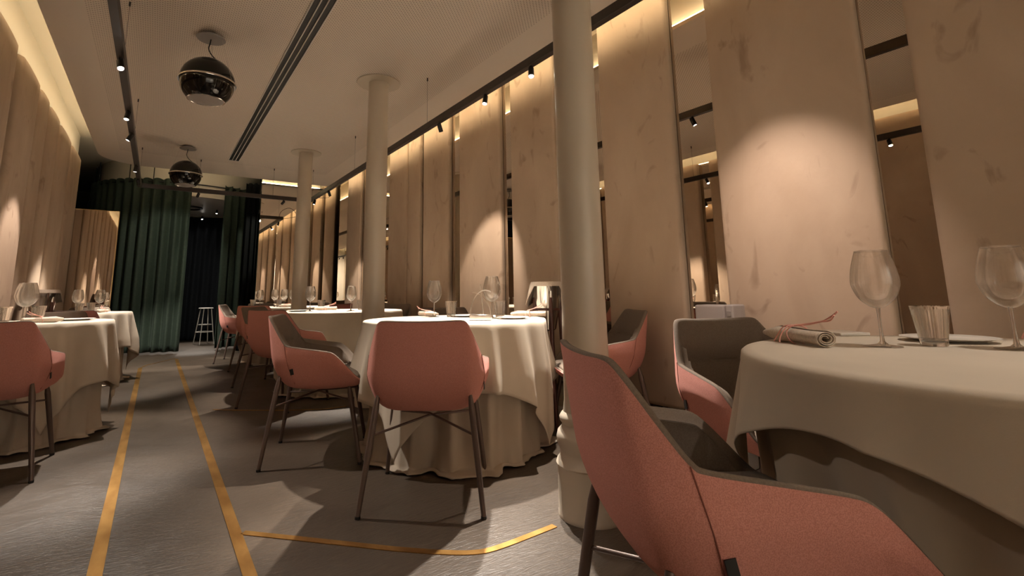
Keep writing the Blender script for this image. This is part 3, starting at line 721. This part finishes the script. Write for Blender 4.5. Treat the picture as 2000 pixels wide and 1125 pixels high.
put('t', 1.715, 3.02, 'ribbed tumbler between the centre chair\'s wine glass and the arch stand', where=F)
put('t', 1.93, 2.74, 'ribbed tumbler right of the arch stand', where=F)
put('n', 1.655, 3.235, 'rolled napkin left of the wine glass on the centre table', rz=100, s=.85, where=F)
put('n', 2.055, 2.60, 'long rolled napkin with pink cord at the right of the centre table', rz=-38, where=F)
put('p', 1.86, 2.50, 'white plate at the right of the centre table', s=.85, where=F)
put('p', 1.80, 2.95, 'white plate behind the arch stand', s=.9, where=F)
F = 'second table'
put('g', 1.31, 5.19, 'wine glass right beside the farthest column on the second table', where=F)
put('g', 1.66, 4.98, 'sparkling wine glass just left of the middle column', where=F)
put('t', 1.52, 5.55, 'ribbed tumbler right of the second table\'s left wine glass', where=F)
put('t', 1.87, 5.28, 'ribbed tumbler at the left edge of the middle column', where=F)
put('n', 1.52, 5.40, 'rolled napkin on the second table behind its left glass', rz=-30, where=F)
put('p', 1.21, 5.25, 'white plate at the left of the second table', s=.9, where=F)
F = 'farthest table'
put('g', 1.30, 8.05, 'leftmost wine glass of the farthest table', where=F)
put('g', 1.45, 7.75, 'wine glass on the farthest table, left of the overlapping pair', where=F)
put('g', 1.54, 7.55, 'left glass of the overlapping pair on the farthest table', where=F)
put('g', 1.66, 7.55, 'right glass of the overlapping pair on the farthest table', where=F)
put('t', 1.20, 8.0, 'leftmost tumbler of the farthest table', where=F)
put('t', 1.46, 7.50, 'tumbler below the overlapping glasses on the farthest table', where=F)
put('n', 1.52, 7.35, 'rolled napkin at the near edge of the farthest table', rz=-60, where=F)
F = 'near left table'
put('g', -.74, 4.55, 'wine glass at the left of the near left table, behind the other', s=1.05, where=F)
put('g', -.70, 4.40, 'wine glass above the left-edge chair on the near left table', s=1.05, where=F)
put('t', -.80, 4.36, 'tumbler cut off by the left edge of the photo', where=F)
put('t', -.66, 4.54, 'tumbler right of the two wine glasses on the near left table', where=F)
put('n', -.60, 4.33, 'rolled napkin showing its spiral end on the near left table', rz=200, s=.9, where=F)
put('p', -.46, 4.60, 'white plate at the right of the near left table', s=.95, where=F)
F = 'far left table'
put('g', -.70, 6.95, 'left wine glass on the far left table', where=F)
put('g', -.52, 7.10, 'right wine glass on the far left table', where=F)
put('t', -.67, 6.85, 'left tumbler on the far left table', where=F)
put('t', -.58, 6.95, 'right tumbler on the far left table', where=F)
put('n', -.47, 6.88, 'rolled napkin at the right of the far left table', rz=70, s=.9, where=F)

# flat grey box lid / menu board at the back of the foreground table
t = thing('menu_folder', 'flat pale menu folder lying behind the foreground napkin', 'menu', (2.03, .79, ZI), R_(-35))
MB().box((-.05, -.075, 0), (.05, .075, .010)).build('cover', 'white', t, bevel=.002, seg=1)

# arch stand
t = thing('arch_stand', 'polished steel stand of crossing arches on the centre table', 'table ornament', (1.62, 2.50, ZI), R_(-32)); t.scale = (1.3, 1.3, 1.3)
MB().box((-.052, -.022, 0), (.052, .022, .026)).build('base_block', 'steel', t, bevel=.002, seg=1)
def band(pts, w, th=.0025):
    rows = []
    for i, p in enumerate(pts):
        a, b = pts[max(0, i-1)], pts[min(len(pts)-1, i+1)]; tx, tz = b[0]-a[0], b[1]-a[1]; l = math.hypot(tx, tz) or 1
        nx, nz = -tz/l*th, tx/l*th; ww = w*(1-.55*i/(len(pts)-1))
        rows.append([(p[0]-nx, -ww, p[1]-nz), (p[0]+nx, -ww, p[1]+nz), (p[0]+nx, ww, p[1]+nz), (p[0]-nx, ww, p[1]-nz)])
    return MB().grid(rows, cu=True)
band([(-.046+.0*k, .02) if k == 0 else (-.046+.092*(1-math.cos(k/24*PI*.62))*.75, .02+.115*math.sin(k/24*PI*.62)) for k in range(25)], .008).build('left_arch', 'steel', t)
o = band([(.046-.092*(1-math.cos(k/24*PI*.5))*.9, .02+.105*math.sin(k/24*PI*.5)) for k in range(25)], .007).build('right_arch', 'steel', t)
band([(.012-.012*(k/12)**1.5, .02+.142*k/12) for k in range(13)], .008).build('spire', 'steel', t)

# ice buckets on wooden stands
def bucket(x, y, rz, label, s=1.):
    t = thing('ice_bucket', label, 'ice bucket', (x, y, 0), R_(rz), group='ice buckets on wooden stands')
    zt = .985
    rf = lambda a, r, z: 1+.006*math.sin(40*a)*math.sin(z*260)
    MB().lathe([(0, .66), (.045, .66), (.058, .67), (.076, .76), (.094, .88), (.106, zt), (.110, zt+.004), (.108, zt+.008), (.102, zt), (.09, .88), (.07, .74), (0, .70)], 80, rf=rf).build('steel_bucket', 'steel', t)
    MB().lathe([(.084, .80), (.092, .80), (.092, .815), (.084, .815)], 40).build('stand_ring', 'wood', t)
    for k in range(4):
        a = R_(45+90*k); c, s_ = math.cos(a), math.sin(a)
        o = MB().tube([(.088*c, .088*s_, .90), (.092*c, .092*s_, .80), (.10*c, .10*s_, .6), (.15*c, .15*s_, 0)], [.010, .016, .015, .011], 10).build('stand_leg', 'wood', t)
        MB().tube([(.090*c, .090*s_, .935), (.090*c, .090*s_, .89)], .0125, 10).build('steel_tip', 'steel', o)
    # white cloth over the rim
    rows = []
    for i in range(15):
        a = R_(-200+i*260/14); row = []
        for k, (rr, z) in enumerate([(.095, zt-.02), (.103, zt+.012), (.113, zt+.014), (.122, zt-.01), (.135, zt-.06-.03*math.sin(i*.9)), (.150+.008*math.sin(i*2.2), zt-.13-.035*math.sin(i*.9))]):
            if k >= 3 and 4 < i < 11: rr, z = .114+.001*k, zt+.004-.004*k
            row.append((rr*math.cos(a), rr*math.sin(a), z))
        rows.append(row)
    MB().grid(rows).build('draped_cloth', 'napkin', t, solid=.002, angle=80)
    return t
bucket(2.33, 2.72, 290, 'steel ice bucket with draped white cloth on a wooden stand by the nearest column')
bucket(-.84, 5.55+.35, 10, 'ice bucket on a wooden stand between the left tables')

# slim grey cabinet with a button plate by the wall
t = thing('service_cabinet', 'grey box with a square button plate behind the chair, under the mirror gap', 'cabinet', (2.64, 1.62, 0))
MB().box((-.06, -.075, 0), (.06, .105, .845)).build('casing', 'boxgrey', t, bevel=.012, seg=3)
MB().box((-.062, -.125, 0), (.062, -.079, .848)).build('end_section', 'boxgrey', t, bevel=.010, seg=3)
MB().box((-.066, -.114, .785), (-.060, -.09, .815)).build('button', 'discgrey', t, bevel=.002, seg=1)

# bar stool in the vestibule
t = thing('bar_stool', 'thin white two-tier stool standing in the vestibule opening', 'stool', (.86, 11.4, 0), R_(20))
MB().lathe([(0, .69), (.125, .69), (.13, .698), (.125, .706), (0, .706)], 36).build('seat', 'whitepaint', t)
MB().lathe([(0, .372), (.115, .372), (.118, .378), (.115, .384), (0, .384)], 36).build('lower_shelf', 'whitepaint', t)
for k in range(4):
    a = R_(45+90*k); MB().tube([(.10*math.cos(a), .10*math.sin(a), .70), (.19*math.cos(a), .19*math.sin(a), 0)], .0085, 10).build('leg', 'whitepaint', t)
MB().tube([(.155*math.cos(R_(a)), .155*math.sin(R_(a)), .24) for a in range(0, 361, 15)], .006, 8).build('foot_ring', 'whitepaint', t)
